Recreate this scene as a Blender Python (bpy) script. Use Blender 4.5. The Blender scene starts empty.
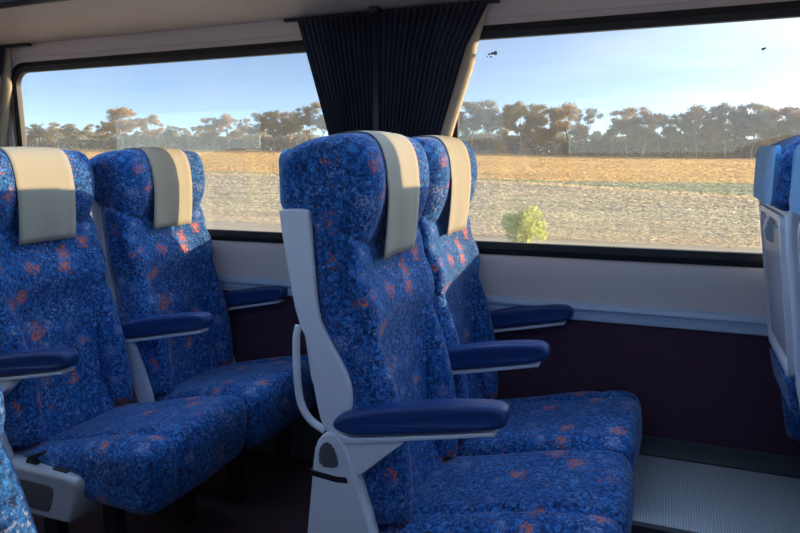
import bpy, bmesh, math, random
import numpy as np
from mathutils import Vector, Matrix

random.seed(7)
rng = np.random.default_rng(7)
R = math.radians
C = bpy.context.scene.collection
SC = bpy.context.scene

# ------------------------------------------------------------------ camera
cam_d = bpy.data.cameras.new('camera')
cam_d.sensor_width = 36.0
cam_d.lens = 36.0 * 664.0 / 800.0
cam_d.clip_start = 0.02
cam_d.clip_end = 5000
cam = bpy.data.objects.new('camera', cam_d)
C.objects.link(cam)
YAW, PITCH, ROLL = R(22.1), R(9.7), R(-0.42)
fwd = Vector((-math.sin(YAW) * math.cos(PITCH), math.cos(YAW) * math.cos(PITCH), -math.sin(PITCH)))
rt0 = Vector((math.cos(YAW), math.sin(YAW), 0))
up0 = rt0.cross(fwd)
rt = math.cos(ROLL) * rt0 + math.sin(ROLL) * up0
up = -math.sin(ROLL) * rt0 + math.cos(ROLL) * up0
m = Matrix((rt, up, -fwd)).transposed().to_4x4()
m.translation = Vector((0, 0, 1.28))
cam.matrix_world = m
SC.camera = cam

# ------------------------------------------------------------------ sun, sky, exposure
SUN_AZ, SUN_EL = R(27.0), R(7.0)          # azimuth from +X (along the train) towards +Y (out of the window)
sun_dir = Vector((math.cos(SUN_EL) * math.cos(SUN_AZ), math.cos(SUN_EL) * math.sin(SUN_AZ), math.sin(SUN_EL)))
sd = bpy.data.lights.new('sun', 'SUN')
sd.energy = 2.7
sd.color = (1.0, 0.69, 0.36)
sd.angle = R(0.6)
sun = bpy.data.objects.new('sun', sd)
C.objects.link(sun)
sun.rotation_euler = (-sun_dir).to_track_quat('-Z', 'Y').to_euler()

SKY_STRENGTH = 0.068
CIRRUS = 32.0
w = bpy.data.worlds.new('world')
SC.world = w
w.use_nodes = True
nt = w.node_tree
nt.nodes.clear()
N = nt.nodes.new
L = nt.links.new
out = N('ShaderNodeOutputWorld')
bg = N('ShaderNodeBackground')
sky = N('ShaderNodeTexSky')
sky.sky_type = 'NISHITA'
sky.sun_disc = False
sky.sun_elevation = R(16.0)
sky.sun_rotation = R(90) - SUN_AZ
sky.altitude = 50
sky.air_density = 0.5
sky.dust_density = 0.0
sky.ozone_density = 2.2
tc = N('ShaderNodeTexCoord')
sep = N('ShaderNodeSeparateXYZ')
L(tc.outputs['Generated'], sep.inputs[0])


def wmath(op, a, b=None, clamp=False):
    n = N('ShaderNodeMath')
    n.operation = op
    n.use_clamp = clamp
    for i, v in enumerate((a, b)):
        if v is None:
            continue
        if isinstance(v, (int, float)):
            n.inputs[i].default_value = v
        else:
            L(v, n.inputs[i])
    return n.outputs[0]


den = wmath('ADD', wmath('MAXIMUM', sep.outputs['Z'], 0.0), 0.10)
cmb = N('ShaderNodeCombineXYZ')
L(wmath('DIVIDE', sep.outputs['X'], den), cmb.inputs[0])
L(wmath('DIVIDE', sep.outputs['Y'], den), cmb.inputs[1])
nz = N('ShaderNodeTexNoise')
nz.inputs['Scale'].default_value = 0.42
nz.inputs['Detail'].default_value = 7
nz.inputs['Roughness'].default_value = 0.55
L(cmb.outputs[0], nz.inputs['Vector'])
ramp = N('ShaderNodeValToRGB')
ramp.color_ramp.elements[0].position = 0.46
ramp.color_ramp.elements[1].position = 0.72
L(nz.outputs['Fac'], ramp.inputs[0])
low = wmath('SUBTRACT', 1.0, wmath('MULTIPLY', wmath('ABSOLUTE', sep.outputs['Z']), 1.1), True)
# thin high cloud with a broad bright aureole round the sun, fading to clear blue away from it
dts = N('ShaderNodeVectorMath')
dts.operation = 'DOT_PRODUCT'
L(tc.outputs['Generated'], dts.inputs[0])
dts.inputs[1].default_value = sun_dir
theta = wmath('ARCCOSINE', dts.outputs['Value'])
lobe = wmath('DIVIDE', 1.0, wmath('ADD', 1.0, wmath('POWER', wmath('DIVIDE', theta, R(39)), 5.0)))
cover = wmath('ADD', 0.65, wmath('MULTIPLY', ramp.outputs[0], 0.8))
amount = wmath('MULTIPLY', wmath('MULTIPLY', wmath('MULTIPLY', lobe, cover), low), CIRRUS)
cl = N('ShaderNodeVectorMath')
cl.operation = 'SCALE'
cl.inputs[0].default_value = (1.0, 0.97, 0.92)
L(amount, cl.inputs['Scale'])
addc = N('ShaderNodeVectorMath')
addc.operation = 'ADD'
L(sky.outputs[0], addc.inputs[0])
L(cl.outputs[0], addc.inputs[1])
L(addc.outputs[0], bg.inputs[0])
bg.inputs[1].default_value = SKY_STRENGTH
L(bg.outputs[0], out.inputs[0])

SC.view_settings.view_transform = 'Standard'
SC.view_settings.look = 'None'
SC.view_settings.gamma = 1.0
SC.view_settings.use_curve_mapping = False
SC.view_settings.exposure = 1.7
SC.cycles.use_denoising = True
SC.cycles.max_bounces = 10
SC.cycles.diffuse_bounces = 6
SC.cycles.transparent_max_bounces = 16
SC.cycles.sample_clamp_indirect = 4.0


# ------------------------------------------------------------------ materials
class Mat:
    def __init__(self, name):
        self.m = bpy.data.materials.new(name)
        self.m.use_nodes = True
        self.nt = self.m.node_tree
        self.b = self.nt.nodes['Principled BSDF']
        self.out = self.nt.nodes['Material Output']

    def n(self, t, **kw):
        nd = self.nt.nodes.new(t)
        for k, v in kw.items():
            setattr(nd, k, v)
        return nd

    def l(self, a, b):
        self.nt.links.new(a, b)

    def coord(self, scale=(1, 1, 1), which='Object'):
        t = self.n('ShaderNodeTexCoord')
        mp = self.n('ShaderNodeMapping')
        mp.inputs['Scale'].default_value = scale
        self.l(t.outputs[which], mp.inputs[0])
        return mp.outputs[0]

    def noise(self, vec, scale, detail=3, rough=0.5, dist=0.0):
        n = self.n('ShaderNodeTexNoise')
        n.inputs['Scale'].default_value = scale
        n.inputs['Detail'].default_value = detail
        n.inputs['Roughness'].default_value = rough
        n.inputs['Distortion'].default_value = dist
        self.l(vec, n.inputs['Vector'])
        return n.outputs['Fac']

    def ramp(self, fac, stops):
        n = self.n('ShaderNodeValToRGB')
        e = n.color_ramp.elements
        while len(e) < len(stops):
            e.new(0.5)
        for el, (p, c) in zip(e, stops):
            el.position = p
            el.color = c if len(c) == 4 else (*c, 1)
        self.l(fac, n.inputs[0])
        return n.outputs[0]

    def mix(self, fac, a, b):
        n = self.n('ShaderNodeMix', data_type='RGBA')
        for s, v in (('Factor', fac), ('A', a), ('B', b)):
            if isinstance(v, (int, float)):
                n.inputs[s].default_value = v
            elif isinstance(v, tuple):
                n.inputs[s].default_value = (*v, 1)
            else:
                self.l(v, n.inputs[s])
        return n.outputs['Result']

    def math(self, op, a, b=None, clamp=False):
        n = self.n('ShaderNodeMath', operation=op, use_clamp=clamp)
        for i, v in enumerate((a, b)):
            if v is None:
                continue
            if isinstance(v, (int, float)):
                n.inputs[i].default_value = v
            else:
                self.l(v, n.inputs[i])
        return n.outputs[0]

    def bump(self, h, strength=0.3, dist=0.002):
        n = self.n('ShaderNodeBump')
        n.inputs['Strength'].default_value = strength
        n.inputs['Distance'].default_value = dist
        self.l(h, n.inputs['Height'])
        self.l(n.outputs[0], self.b.inputs['Normal'])

    def base(self, c):
        if isinstance(c, tuple):
            self.b.inputs['Base Color'].default_value = (*c, 1)
        else:
            self.l(c, self.b.inputs['Base Color'])

    def set(self, **kw):
        for k, v in kw.items():
            self.b.inputs[k].default_value = v
        return self


def plain(name, col, rough=0.5, metal=0.0, var=0.08, scale=30, bump=0.05):
    M = Mat(name)
    v = M.coord()
    f = M.noise(v, scale, 4)
    lo = tuple(c * (1 - var) for c in col)
    hi = tuple(min(1, c * (1 + var)) for c in col)
    M.base(M.mix(f, lo, hi))
    M.set(Roughness=rough, Metallic=metal)
    if bump:
        M.bump(M.noise(v, scale * 12, 2), bump, 0.001)
    return M.m


def fabric():
    M = Mat('patterned_blue_moquette')
    v = M.coord()
    # feathery brush strokes: warped, stretched noise at two sizes
    warp = M.n('ShaderNodeTexNoise')
    warp.inputs['Scale'].default_value = 22
    warp.inputs['Detail'].default_value = 2
    M.l(v, warp.inputs['Vector'])
    vm = M.n('ShaderNodeVectorMath', operation='MULTIPLY_ADD')
    M.l(warp.outputs['Color'], vm.inputs[0])
    vm.inputs[1].default_value = (0.03, 0.03, 0.03)
    M.l(v, vm.inputs[2])
    wv = vm.outputs[0]
    a = M.noise(wv, 80, 4, 0.68, 0.3)
    b = M.noise(wv, 135, 3, 0.6, 0.3)
    big = M.noise(v, 11, 3)
    col = M.ramp(a, [(0.36, (0.004, 0.020, 0.088)), (0.54, (0.012, 0.100, 0.35)), (0.72, (0.065, 0.30, 0.72))])
    stroke = M.ramp(b, [(0.54, (0, 0, 0)), (0.66, (1, 1, 1))])
    col = M.mix(M.math('MULTIPLY', stroke, M.ramp(big, [(0.4, (0.12,) * 3), (0.65, (0.62,) * 3)])), col, (0.46, 0.50, 0.68))

    def blobs(scale, cut, size, seed):
        vo = M.n('ShaderNodeTexVoronoi')
        vo.inputs['Scale'].default_value = scale
        mp = M.n('ShaderNodeMapping')
        mp.inputs['Location'].default_value = (seed, seed * 1.7, seed * 0.6)
        M.l(wv, mp.inputs[0])
        M.l(mp.outputs[0], vo.inputs['Vector'])
        sp = M.n('ShaderNodeSeparateColor')
        M.l(vo.outputs['Color'], sp.inputs[0])
        sel = M.math('GREATER_THAN', sp.outputs[0], cut)
        d = M.math('ADD', vo.outputs['Distance'], M.math('MULTIPLY', M.math('SUBTRACT', a, 0.5), 1.5))
        r = M.n('ShaderNodeMapRange')
        r.inputs['From Min'].default_value = size
        r.inputs['From Max'].default_value = size * 0.65
        M.l(d, r.inputs['Value'])
        frag = M.ramp(b, [(0.40, (0.15,) * 3), (0.56, (1,) * 3)])
        return M.math('MULTIPLY', M.math('MULTIPLY', r.outputs[0], sel), frag)
    col = M.mix(M.math('MULTIPLY', blobs(15, 0.66, 0.30, 3.1), 0.55), col, (0.36, 0.40, 0.66))
    col = M.mix(M.math('MULTIPLY', blobs(13, 0.70, 0.33, 9.4), 0.85), col, (0.78, 0.20, 0.09))
    M.base(col)
    M.set(Roughness=0.85)
    M.b.inputs['Sheen Weight'].default_value = 0.2
    M.b.inputs['Sheen Roughness'].default_value = 0.45
    M.b.inputs['Sheen Tint'].default_value = (0.75, 0.85, 1, 1)
    M.b.inputs['Specular IOR Level'].default_value = 0.2
    M.bump(M.noise(v, 420, 2), 0.35, 0.001)
    return M.m


def plain_blue_cloth():
    M = Mat('plain_blue_plush')
    v = M.coord()
    M.base(M.mix(M.noise(v, 60, 4), (0.05, 0.27, 0.62), (0.09, 0.38, 0.74)))
    M.set(Roughness=0.9)
    M.b.inputs['Sheen Weight'].default_value = 0.4
    M.bump(M.noise(v, 400, 2), 0.3, 0.001)
    return M.m


def glass(name, dust):
    M = Mat(name)
    tr = M.n('ShaderNodeBsdfTransparent')
    tr.inputs[0].default_value = (0.955, 0.975, 0.97, 1)
    gl = M.n('ShaderNodeBsdfGlossy')
    gl.inputs['Roughness'].default_value = 0.0
    ge = M.n('ShaderNodeNewGeometry')          # Schlick reflectance, the same from either face of the pane
    dt = M.n('ShaderNodeVectorMath', operation='DOT_PRODUCT')
    M.l(ge.outputs['Incoming'], dt.inputs[0])
    M.l(ge.outputs['Normal'], dt.inputs[1])
    c1 = M.math('SUBTRACT', 1.0, M.math('ABSOLUTE', dt.outputs['Value']), True)
    fac = M.math('ADD', 0.06, M.math('MULTIPLY', M.math('POWER', c1, 5.0), 0.9))
    mx = M.n('ShaderNodeMixShader')
    M.l(fac, mx.inputs[0])
    M.l(tr.outputs[0], mx.inputs[1])
    M.l(gl.outputs[0], mx.inputs[2])
    # a film of dust that scatters the low sun
    tl = M.n('ShaderNodeBsdfTranslucent')
    tl.inputs[0].default_value = (0.85, 0.84, 0.82, 1)
    v = M.coord((1, 1, 1.0))
    f = M.ramp(M.noise(v, 2.2, 5, 0.6), [(0.3, (dust * 0.6,) * 3), (0.75, (dust * 1.5,) * 3)])
    m2 = M.n('ShaderNodeMixShader')
    M.l(f, m2.inputs[0])
    M.l(mx.outputs[0], m2.inputs[1])
    M.l(tl.outputs[0], m2.inputs[2])
    M.l(m2.outputs[0], M.out.inputs[0])
    return M.m


def leafy(name, c1, c2, trans=0.45, scale=0.35):
    M = Mat(name)
    v = M.coord()
    col = M.mix(M.ramp(M.noise(v, scale, 4), [(0.35, (0, 0, 0)), (0.65, (1, 1, 1))]), c1, c2)
    df = M.n('ShaderNodeBsdfDiffuse')
    tl = M.n('ShaderNodeBsdfTranslucent')
    M.l(col, df.inputs[0])
    M.l(col, tl.inputs[0])
    mx = M.n('ShaderNodeMixShader')
    mx.inputs[0].default_value = trans
    M.l(df.outputs[0], mx.inputs[1])
    M.l(tl.outputs[0], mx.inputs[2])
    M.l(mx.outputs[0], M.out.inputs[0])
    return M.m


def field_mat(name, grass):
    """Straw far away, greener frosty grass nearer the line, with a green strip and a pale track between."""
    M = Mat(name)
    t = M.n('ShaderNodeNewGeometry')
    sp = M.n('ShaderNodeSeparateXYZ')
    M.l(t.outputs['Position'], sp.inputs[0])
    mp = M.n('ShaderNodeMapping')
    mp.inputs['Scale'].default_value = (0.03, 0.16, 0.1)
    M.l(t.outputs['Position'], mp.inputs[0])
    n1 = M.noise(mp.outputs[0], 1.0, 5, 0.6)
    mp2 = M.n('ShaderNodeMapping')
    mp2.inputs['Scale'].default_value = (0.10, 1.3, 1.0)
    M.l(t.outputs['Position'], mp2.inputs[0])
    n2 = M.noise(mp2.outputs[0], 1.0, 4, 0.6)
    y = M.math('ADD', sp.outputs['Y'], M.math('MULTIPLY', M.math('SUBTRACT', n1, 0.5), 3.0))
    sl = M.n('ShaderNodeMapRange')                     # the strip of green opens into a wedge towards the right
    sl.inputs['From Min'].default_value = -8
    sl.inputs['From Max'].default_value = 4
    sl.inputs['To Min'].default_value = 0
    M.l(sp.outputs['X'], sl.inputs['Value'])
    t_top = M.math('SUBTRACT', y, M.math('ADD', 51.5, M.math('MULTIPLY', sl.outputs[0], 5.0)))
    t_trk = M.math('SUBTRACT', y, M.math('SUBTRACT', 48.5, M.math('MULTIPLY', sl.outputs[0], 8.0)))

    def step(v, lo, hi):
        n = M.n('ShaderNodeMapRange')
        n.inputs['From Min'].default_value = lo
        n.inputs['From Max'].default_value = hi
        M.l(v, n.inputs['Value'])
        return n.outputs[0]
    near_c = M.ramp(M.math('ADD', M.math('DIVIDE', y, 60.0), M.math('MULTIPLY', M.math('SUBTRACT', n1, 0.5), 0.25), True),
                    [(0.0, (0.82, 0.72, 0.52)), (0.36, (0.80, 0.70, 0.50)), (0.46, (0.66, 0.64, 0.48)), (0.62, (0.70, 0.64, 0.50)), (0.85, (0.60, 0.58, 0.46))])
    far_c = M.mix(M.ramp(n1, [(0.35, (0, 0, 0)), (0.65, (1, 1, 1))]), (0.82, 0.61, 0.30), (0.74, 0.55, 0.27))
    green, pale = (0.43, 0.50, 0.35), (0.86, 0.72, 0.45)
    band = M.mix(step(t_trk, 0.0, 1.2), near_c, green)
    band = M.mix(step(M.math('ABSOLUTE', t_trk), 1.5, 0.7), band, pale)
    band = M.mix(step(t_top, -0.8, 0.8), band, far_c)
    f = M.ramp(n2, [(0.3, (0.74,) * 3), (0.7, (1.14,) * 3)])
    mul = M.n('ShaderNodeMix', data_type='RGBA', blend_type='MULTIPLY')
    mul.inputs['Factor'].default_value = 1
    M.l(band, mul.inputs['A'])
    M.l(f, mul.inputs['B'])
    col = mul.outputs['Result']
    if grass:
        df = M.n('ShaderNodeBsdfDiffuse')
        tl = M.n('ShaderNodeBsdfTranslucent')
        M.l(col, df.inputs[0])
        M.l(col, tl.inputs[0])
        mx = M.n('ShaderNodeMixShader')
        mx.inputs[0].default_value = 0.5
        M.l(df.outputs[0], mx.inputs[1])
        M.l(tl.outputs[0], mx.inputs[2])
        M.l(mx.outputs[0], M.out.inputs[0])
    else:
        M.base(col)
        M.set(Roughness=1.0)
        M.b.inputs['Specular IOR Level'].default_value = 0.0
    return M.m


def carpet(name, c1, c2, ribs):
    M = Mat(name)
    v = M.coord()
    n = M.noise(v, 160, 3, 0.7)
    wv = M.n('ShaderNodeTexWave', wave_type='BANDS', bands_direction='Z' if ribs else 'X')
    wv.inputs['Scale'].default_value = 45
    wv.inputs['Distortion'].default_value = 2.5
    wv.inputs['Detail'].default_value = 2
    M.l(v, wv.inputs['Vector'])
    h = M.math('ADD', M.math('MULTIPLY', wv.outputs['Fac'], 0.6 if ribs else 0.15), n)
    M.base(M.mix(M.math('MULTIPLY', h, 0.7), c1, c2))
    M.set(Roughness=0.95)
    M.b.inputs['Specular IOR Level'].default_value = 0.15
    M.bump(h, 0.6, 0.002)
    return M.m


def mesh_metal():
    M = Mat('embossed_metal')
    v = M.coord()
    sp = M.n('ShaderNodeSeparateXYZ')
    M.l(v, sp.inputs[0])
    a = M.math('SINE', M.math('MULTIPLY', M.math('ADD', sp.outputs['X'], sp.outputs['Y']), 420))
    b = M.math('SINE', M.math('MULTIPLY', M.math('SUBTRACT', sp.outputs['X'], sp.outputs['Y']), 420))
    h = M.math('MULTIPLY', a, b)
    M.base(M.mix(M.math('ADD', M.math('MULTIPLY', h, 0.5), 0.5), (0.30, 0.33, 0.37), (0.75, 0.78, 0.83)))
    M.set(Roughness=0.45, Metallic=0.25)
    M.bump(h, 0.7, 0.002)
    return M.m


def pleat_cloth(name, c):
    M = Mat(name)
    v = M.coord()
    M.base(M.mix(M.noise(v, 90, 3), tuple(x * 0.8 for x in c), tuple(x * 1.2 for x in c)))
    M.set(Roughness=0.8)
    M.b.inputs['Sheen Weight'].default_value = 0.15
    M.bump(M.noise(v, 500, 2), 0.3, 0.001)
    return M.m


FAB = fabric()
BLUE = plain_blue_cloth()
SHELL = plain('grey_white_plastic', (0.76, 0.78, 0.86), 0.38, 0, 0.04)
SHELL2 = plain('grey_plastic', (0.44, 0.46, 0.51), 0.45, 0, 0.06)
ARM = plain('blue_vinyl', (0.016, 0.052, 0.20), 0.33, 0, 0.1, 60, 0.1)
DARK = plain('dark_grey_plastic', (0.05, 0.055, 0.07), 0.5)
BLACK = plain('black_plastic', (0.012, 0.012, 0.015), 0.45)
GRILLE = plain('dark_grille', (0.10, 0.10, 0.11), 0.7, 0, 0.3, 200, 0.6)
CLOTH = plain('beige_headrest_cloth', (0.40, 0.37, 0.30), 0.92, 0, 0.05, 14, 0.25)
CREAM = plain('cream_wall_plastic', (0.80, 0.72, 0.70), 0.42, 0, 0.03, 6, 0.02)
RACKM = plain('beige_rack_plastic', (0.68, 0.60, 0.53), 0.5, 0, 0.04, 6, 0.02)
RUBBER = plain('black_rubber', (0.010, 0.011, 0.013), 0.5, 0, 0.1, 20, 0.05)
ALU = plain('pale_aluminium', (0.58, 0.72, 0.86), 0.38, 0.15, 0.05)
CEIL = plain('ceiling_laminate', (0.78, 0.77, 0.76), 0.5, 0, 0.03, 6, 0.02)
NAVY = plain('navy_rack_edge', (0.012, 0.014, 0.03), 0.4)
CURT = pleat_cloth('navy_curtain_cloth', (0.016, 0.020, 0.042))
LINE = pleat_cloth('beige_curtain_lining', (0.62, 0.52, 0.38))
WALLCARPET = carpet('maroon_wall_carpet', (0.045, 0.024, 0.042), (0.15, 0.075, 0.12), True)
FLOORCARPET = carpet('dark_floor_carpet', (0.018, 0.010, 0.014), (0.075, 0.034, 0.042), False)
PLATE = mesh_metal()
SKIRT = plain('dark_skirting', (0.07, 0.08, 0.09), 0.5)
GLASS = glass('dusty_window_glass', 0.045)
SPECK = plain('grey_dirt', (0.40, 0.42, 0.45), 0.9)
STEEL = plain('dark_steel', (0.05, 0.05, 0.055), 0.5, 0.7)
FIELD = field_mat('paddock_soil_and_straw', False)
GRASS = field_mat('paddock_grass', True)
BARK = plain('pale_gum_bark', (0.50, 0.44, 0.38), 0.9, 0, 0.3, 3, 0.2)
LEAFS = [leafy('grey_green_leaves', (0.40, 0.41, 0.33), (0.56, 0.53, 0.40)),
         leafy('bronze_leaves', (0.46, 0.40, 0.28), (0.66, 0.50, 0.31)),
         leafy('dark_green_leaves', (0.34, 0.38, 0.35), (0.48, 0.49, 0.41))]
BUSHLEAF = leafy('yellow_green_leaves', (0.58, 0.68, 0.22), (0.76, 0.80, 0.32), 0.5, 6)


# ------------------------------------------------------------------ mesh helpers
def mesh_obj(name, V, F, mat, parent=None, smooth=True, fix=True, angle=None):
    me = bpy.data.meshes.new(name)
    me.from_pydata([tuple(v) for v in V], [], F)
    if fix:
        bm = bmesh.new()
        bm.from_mesh(me)
        bmesh.ops.recalc_face_normals(bm, faces=bm.faces)
        bm.to_mesh(me)
        bm.free()
    if smooth:
        me.polygons.foreach_set('use_smooth', [len(p.vertices) <= 4 for p in me.polygons])
        if angle:
            me.set_sharp_from_angle(angle=R(angle))
    me.materials.append(mat)
    o = bpy.data.objects.new(name, me)
    C.objects.link(o)
    if parent:
        o.parent = parent
    return o


def tag(o, label=None, cat=None, group=None, kind=None):
    for k, v in (('label', label), ('category', cat), ('group', group), ('kind', kind)):
        if v:
            o[k] = v
    return o


def empty(name, loc=(0, 0, 0)):
    o = bpy.data.objects.new(name, None)
    o.empty_display_size = 0.1
    C.objects.link(o)
    o.location = loc
    return o


def join(*parts):
    V, F = [], []
    for v, f in parts:
        k = len(V)
        V += list(v)
        F += [[i + k for i in q] for q in f]
    return V, F


def box(x0, x1, y0, y1, z0, z1):
    V = [(x, y, z) for z in (z0, z1) for y in (y0, y1) for x in (x0, x1)]
    F = [[0, 1, 3, 2], [4, 5, 7, 6], [0, 1, 5, 4], [2, 3, 7, 6], [0, 2, 6, 4], [1, 3, 7, 5]]
    return V, F


def chaikin(P, n=2, closed=True, r=0.25):
    P = [np.array(p, float) for p in P]
    for _ in range(n):
        Q = []
        m_ = len(P)
        for i in range(m_ if closed else m_ - 1):
            a, b = P[i], P[(i + 1) % m_]
            Q += [a * (1 - r) + b * r, a * r + b * (1 - r)]
        if not closed:
            Q = [P[0]] + Q + [P[-1]]
        P = Q
    return P


def inward(P):
    P = np.array(P)
    area = 0.5 * np.sum(P[:, 0] * np.roll(P[:, 1], -1) - np.roll(P[:, 0], -1) * P[:, 1])
    t = np.roll(P, -1, 0) - np.roll(P, 1, 0)
    t /= np.linalg.norm(t, axis=1, keepdims=True) + 1e-9
    n = np.stack([-t[:, 1], t[:, 0]], 1)
    return n if area > 0 else -n


def pillow(P, y0, y1, r, ny=10, warp=None, nr=5):
    """A closed XZ outline swept along Y with rounded ends; warp(x, y, z, t) with t in -1..1 may push points about."""
    P = np.array(P)
    n = inward(P)
    c, h = (y0 + y1) / 2, (y1 - y0) / 2
    ys = []
    for i in range(nr):
        t = math.pi / 2 * (1 - i / nr)
        ys.append((-(h - r) - r * math.sin(t), r * (1 - math.cos(t))))
    for i in range(ny + 1):
        ys.append((-(h - r) + 2 * (h - r) * i / ny, 0.0))
    for i in range(nr - 1, -1, -1):
        t = math.pi / 2 * (1 - i / nr)
        ys.append(((h - r) + r * math.sin(t), r * (1 - math.cos(t))))
    V, F = [], []
    k = len(P)
    for (y, ins) in ys:
        Q = P + n * ins
        for x, z in Q:
            if warp:
                V.append(warp(x, c + y, z, y / h))
            else:
                V.append((x, c + y, z))
    for a in range(len(ys) - 1):
        for i in range(k):
            j = (i + 1) % k
            F.append([a * k + i, a * k + j, (a + 1) * k + j, (a + 1) * k + i])
    F.append(list(range(k)))
    F.append(list(range((len(ys) - 1) * k, len(ys) * k)))
    return V, F


def tube(path, rad, n=8, flat=1.0):
    path = [np.array(p, float) for p in path]
    V, F = [], []
    for i, p in enumerate(path):
        t = path[min(i + 1, len(path) - 1)] - path[max(i - 1, 0)]
        t /= np.linalg.norm(t)
        a = np.array([0, 1.0, 0]) if abs(t[1]) < 0.9 else np.array([1.0, 0, 0])
        u = np.cross(t, a)
        u /= np.linalg.norm(u)
        v = np.cross(t, u)
        rr = rad[i] if hasattr(rad, '__len__') else rad
        for k in range(n):
            q = 2 * math.pi * k / n
            V.append(p + rr * (math.cos(q) * u + flat * math.sin(q) * v))
    for i in range(len(path) - 1):
        for k in range(n):
            F.append([i * n + k, i * n + (k + 1) % n, (i + 1) * n + (k + 1) % n, (i + 1) * n + k])
    F.append(list(range(n)))
    F.append(list(range((len(path) - 1) * n, len(path) * n)))
    return V, F


def rrect(x0, x1, z0, z1, r, n=8):
    """Rounded rectangle loop, counter-clockwise from lower right."""
    P = []
    for cx, cz, a0 in ((x1 - r, z0 + r, -90), (x1 - r, z1 - r, 0), (x0 + r, z1 - r, 90), (x0 + r, z0 + r, 180)):
        for i in range(n + 1):
            a = R(a0 + 90 * i / n)
            P.append((cx + r * math.cos(a), cz + r * math.sin(a)))
    return P


def ring(loops, close=False):
    """Bridge equal-length 3-D loops one after another."""
    V, F = [], []
    k = len(loops[0])
    for lp in loops:
        V += list(lp)
    m_ = len(loops)
    for a in range(m_ if close else m_ - 1):
        b = (a + 1) % m_
        for i in range(k):
            j = (i + 1) % k
            F.append([a * k + i, a * k + j, b * k + j, b * k + i])
    return V, F


def plate3(P, y0, y1, r=0.004):
    return pillow(P, y0, y1, r, 1, None, 3)


# ------------------------------------------------------------------ the coach: shell
YW, YN = 2.37, -0.40                # inner faces of the window wall and of the wall behind the camera
XA, XB = -5.45, 3.65
GX0, GX1, PERIOD = -0.735, 0.995, 2.23
GZ0, GZ1 = 0.953, 1.675
ZTOP = 1.80


def side(y, s):
    """s=+1: far wall, depth grows with y; s=-1: the wall behind the camera."""
    return YW + y if s > 0 else YN - y


def wall_panels(s):
    parts = []
    for k in (-2, -1, 0, 1):
        g0, g1 = GX0 + k * PERIOD, GX1 + k * PERIOD
        b0 = g0 - (PERIOD - (GX1 - GX0)) / 2
        b1 = b0 + PERIOD
        hole = rrect(g0 - 0.04, g1 + 0.04, GZ0 - 0.042, GZ1 + 0.042, 0.10)
        outer = []
        for (x, z) in hole:                       # push every hole point out to the panel's edge
            outer.append((min(max(b0, b0 if x < g0 + 0.06 else (b1 if x > g1 - 0.06 else x)), b1),
                          0.90 if z < GZ0 + 0.06 else (ZTOP if z > GZ1 - 0.06 else z)))
        y0, y1 = side(0, s), side(0.036, s)
        step = rrect(g0 - 0.065, g1 + 0.065, GZ0 - 0.052, GZ1 + 0.066, 0.12)
        parts.append(ring([[(x, y0, z) for x, z in outer], [(x, y0, z) for x, z in step],
                           [(x, side(0.010, s), z) for x, z in step], [(x, side(0.014, s), z) for x, z in hole],
                           [(x, y1, z) for x, z in hole], [(x, y1, z) for x, z in outer]]))
    y0, y1 = side(0, s), side(0.036, s)
    ya, yb = min(y0, y1), max(y0, y1)
    parts.append(box(XA, XB, ya, yb, ZTOP, 2.35))
    parts.append(box(XA, XB, ya, yb, -0.05, 0.905))
    b0 = GX0 - (PERIOD - (GX1 - GX0)) / 2
    parts.append(box(XA, b0 - 2 * PERIOD, ya, yb, 0.90, ZTOP))
    return join(*parts)


tag(mesh_obj('wall_back', *wall_panels(1), CREAM, smooth=False), kind='structure')
tag(mesh_obj('wall_front', *wall_panels(-1), CREAM, smooth=False), kind='structure')
tag(mesh_obj('wall_left', *box(XA - 0.06, XA, YN - 0.07, YW + 0.07, -0.05, 2.35), CREAM, smooth=False), kind='structure')
tag(mesh_obj('wall_right', *box(XB, XB + 0.06, YN - 0.07, YW + 0.07, -0.05, 2.35), CREAM, smooth=False), kind='structure')
tag(mesh_obj('floor', *box(XA, XB, YN, YW, -0.05, 0.0), FLOORCARPET, smooth=False), kind='structure')


def ceiling():
    P = []
    n = 16
    for i in range(n + 1):
        t = -1 + 2 * i / n
        P.append(((YN + YW) / 2 + t * (YW - YN) / 2, 2.12 + 0.13 * (1 - abs(t) ** 3)))
    V = [(x, y, z) for x in (XA, XB) for y, z in P] + [(x, y, z + 0.03) for x in (XA, XB) for y, z in P]
    k = len(P)
    F = []
    for i in range(k - 1):
        F.append([i, i + 1, k + i + 1, k + i])
        F.append([2 * k + i, 2 * k + i + 1, 3 * k + i + 1, 3 * k + i])
    F += [[0, k, 3 * k, 2 * k], [k - 1, 2 * k - 1, 4 * k - 1, 3 * k - 1]]
    return V, F


tag(mesh_obj('ceiling', *ceiling(), CEIL), kind='structure')


# windows: rubber seal, pane
def make_window(name, k, s):
    g0, g1 = GX0 + k * PERIOD, GX1 + k * PERIOD
    e = tag(empty(name, ((g0 + g1) / 2, side(0.03, s), GZ0)), kind='structure')
    ox, oy, oz = e.location
    lo = rrect(g0 - 0.042, g1 + 0.042, GZ0 - 0.044, GZ1 + 0.044, 0.10)
    mid = rrect(g0 - 0.022, g1 + 0.022, GZ0 - 0.024, GZ1 + 0.024, 0.085)
    li = rrect(g0, g1, GZ0, GZ1, 0.065)

    def at(lp, y):
        return [(x - ox, side(y, s) - oy, z - oz) for x, z in lp]
    V, F = ring([at(lo, 0.036), at(lo, 0.006), at(mid, -0.002), at(mid, 0.006), at(li, 0.010), at(li, 0.036)], True)
    mesh_obj('rubber_seal', V, F, RUBBER, e, angle=40)
    gl = rrect(g0 - 0.005, g1 + 0.005, GZ0 - 0.005, GZ1 + 0.005, 0.065)
    V, F = ring([at(gl, 0.026), at(gl, 0.032)])
    kk = len(gl)
    F += [list(range(kk)), list(range(kk, 2 * kk))]
    mesh_obj('pane', V, F, GLASS, e, smooth=False)
    return e


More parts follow.
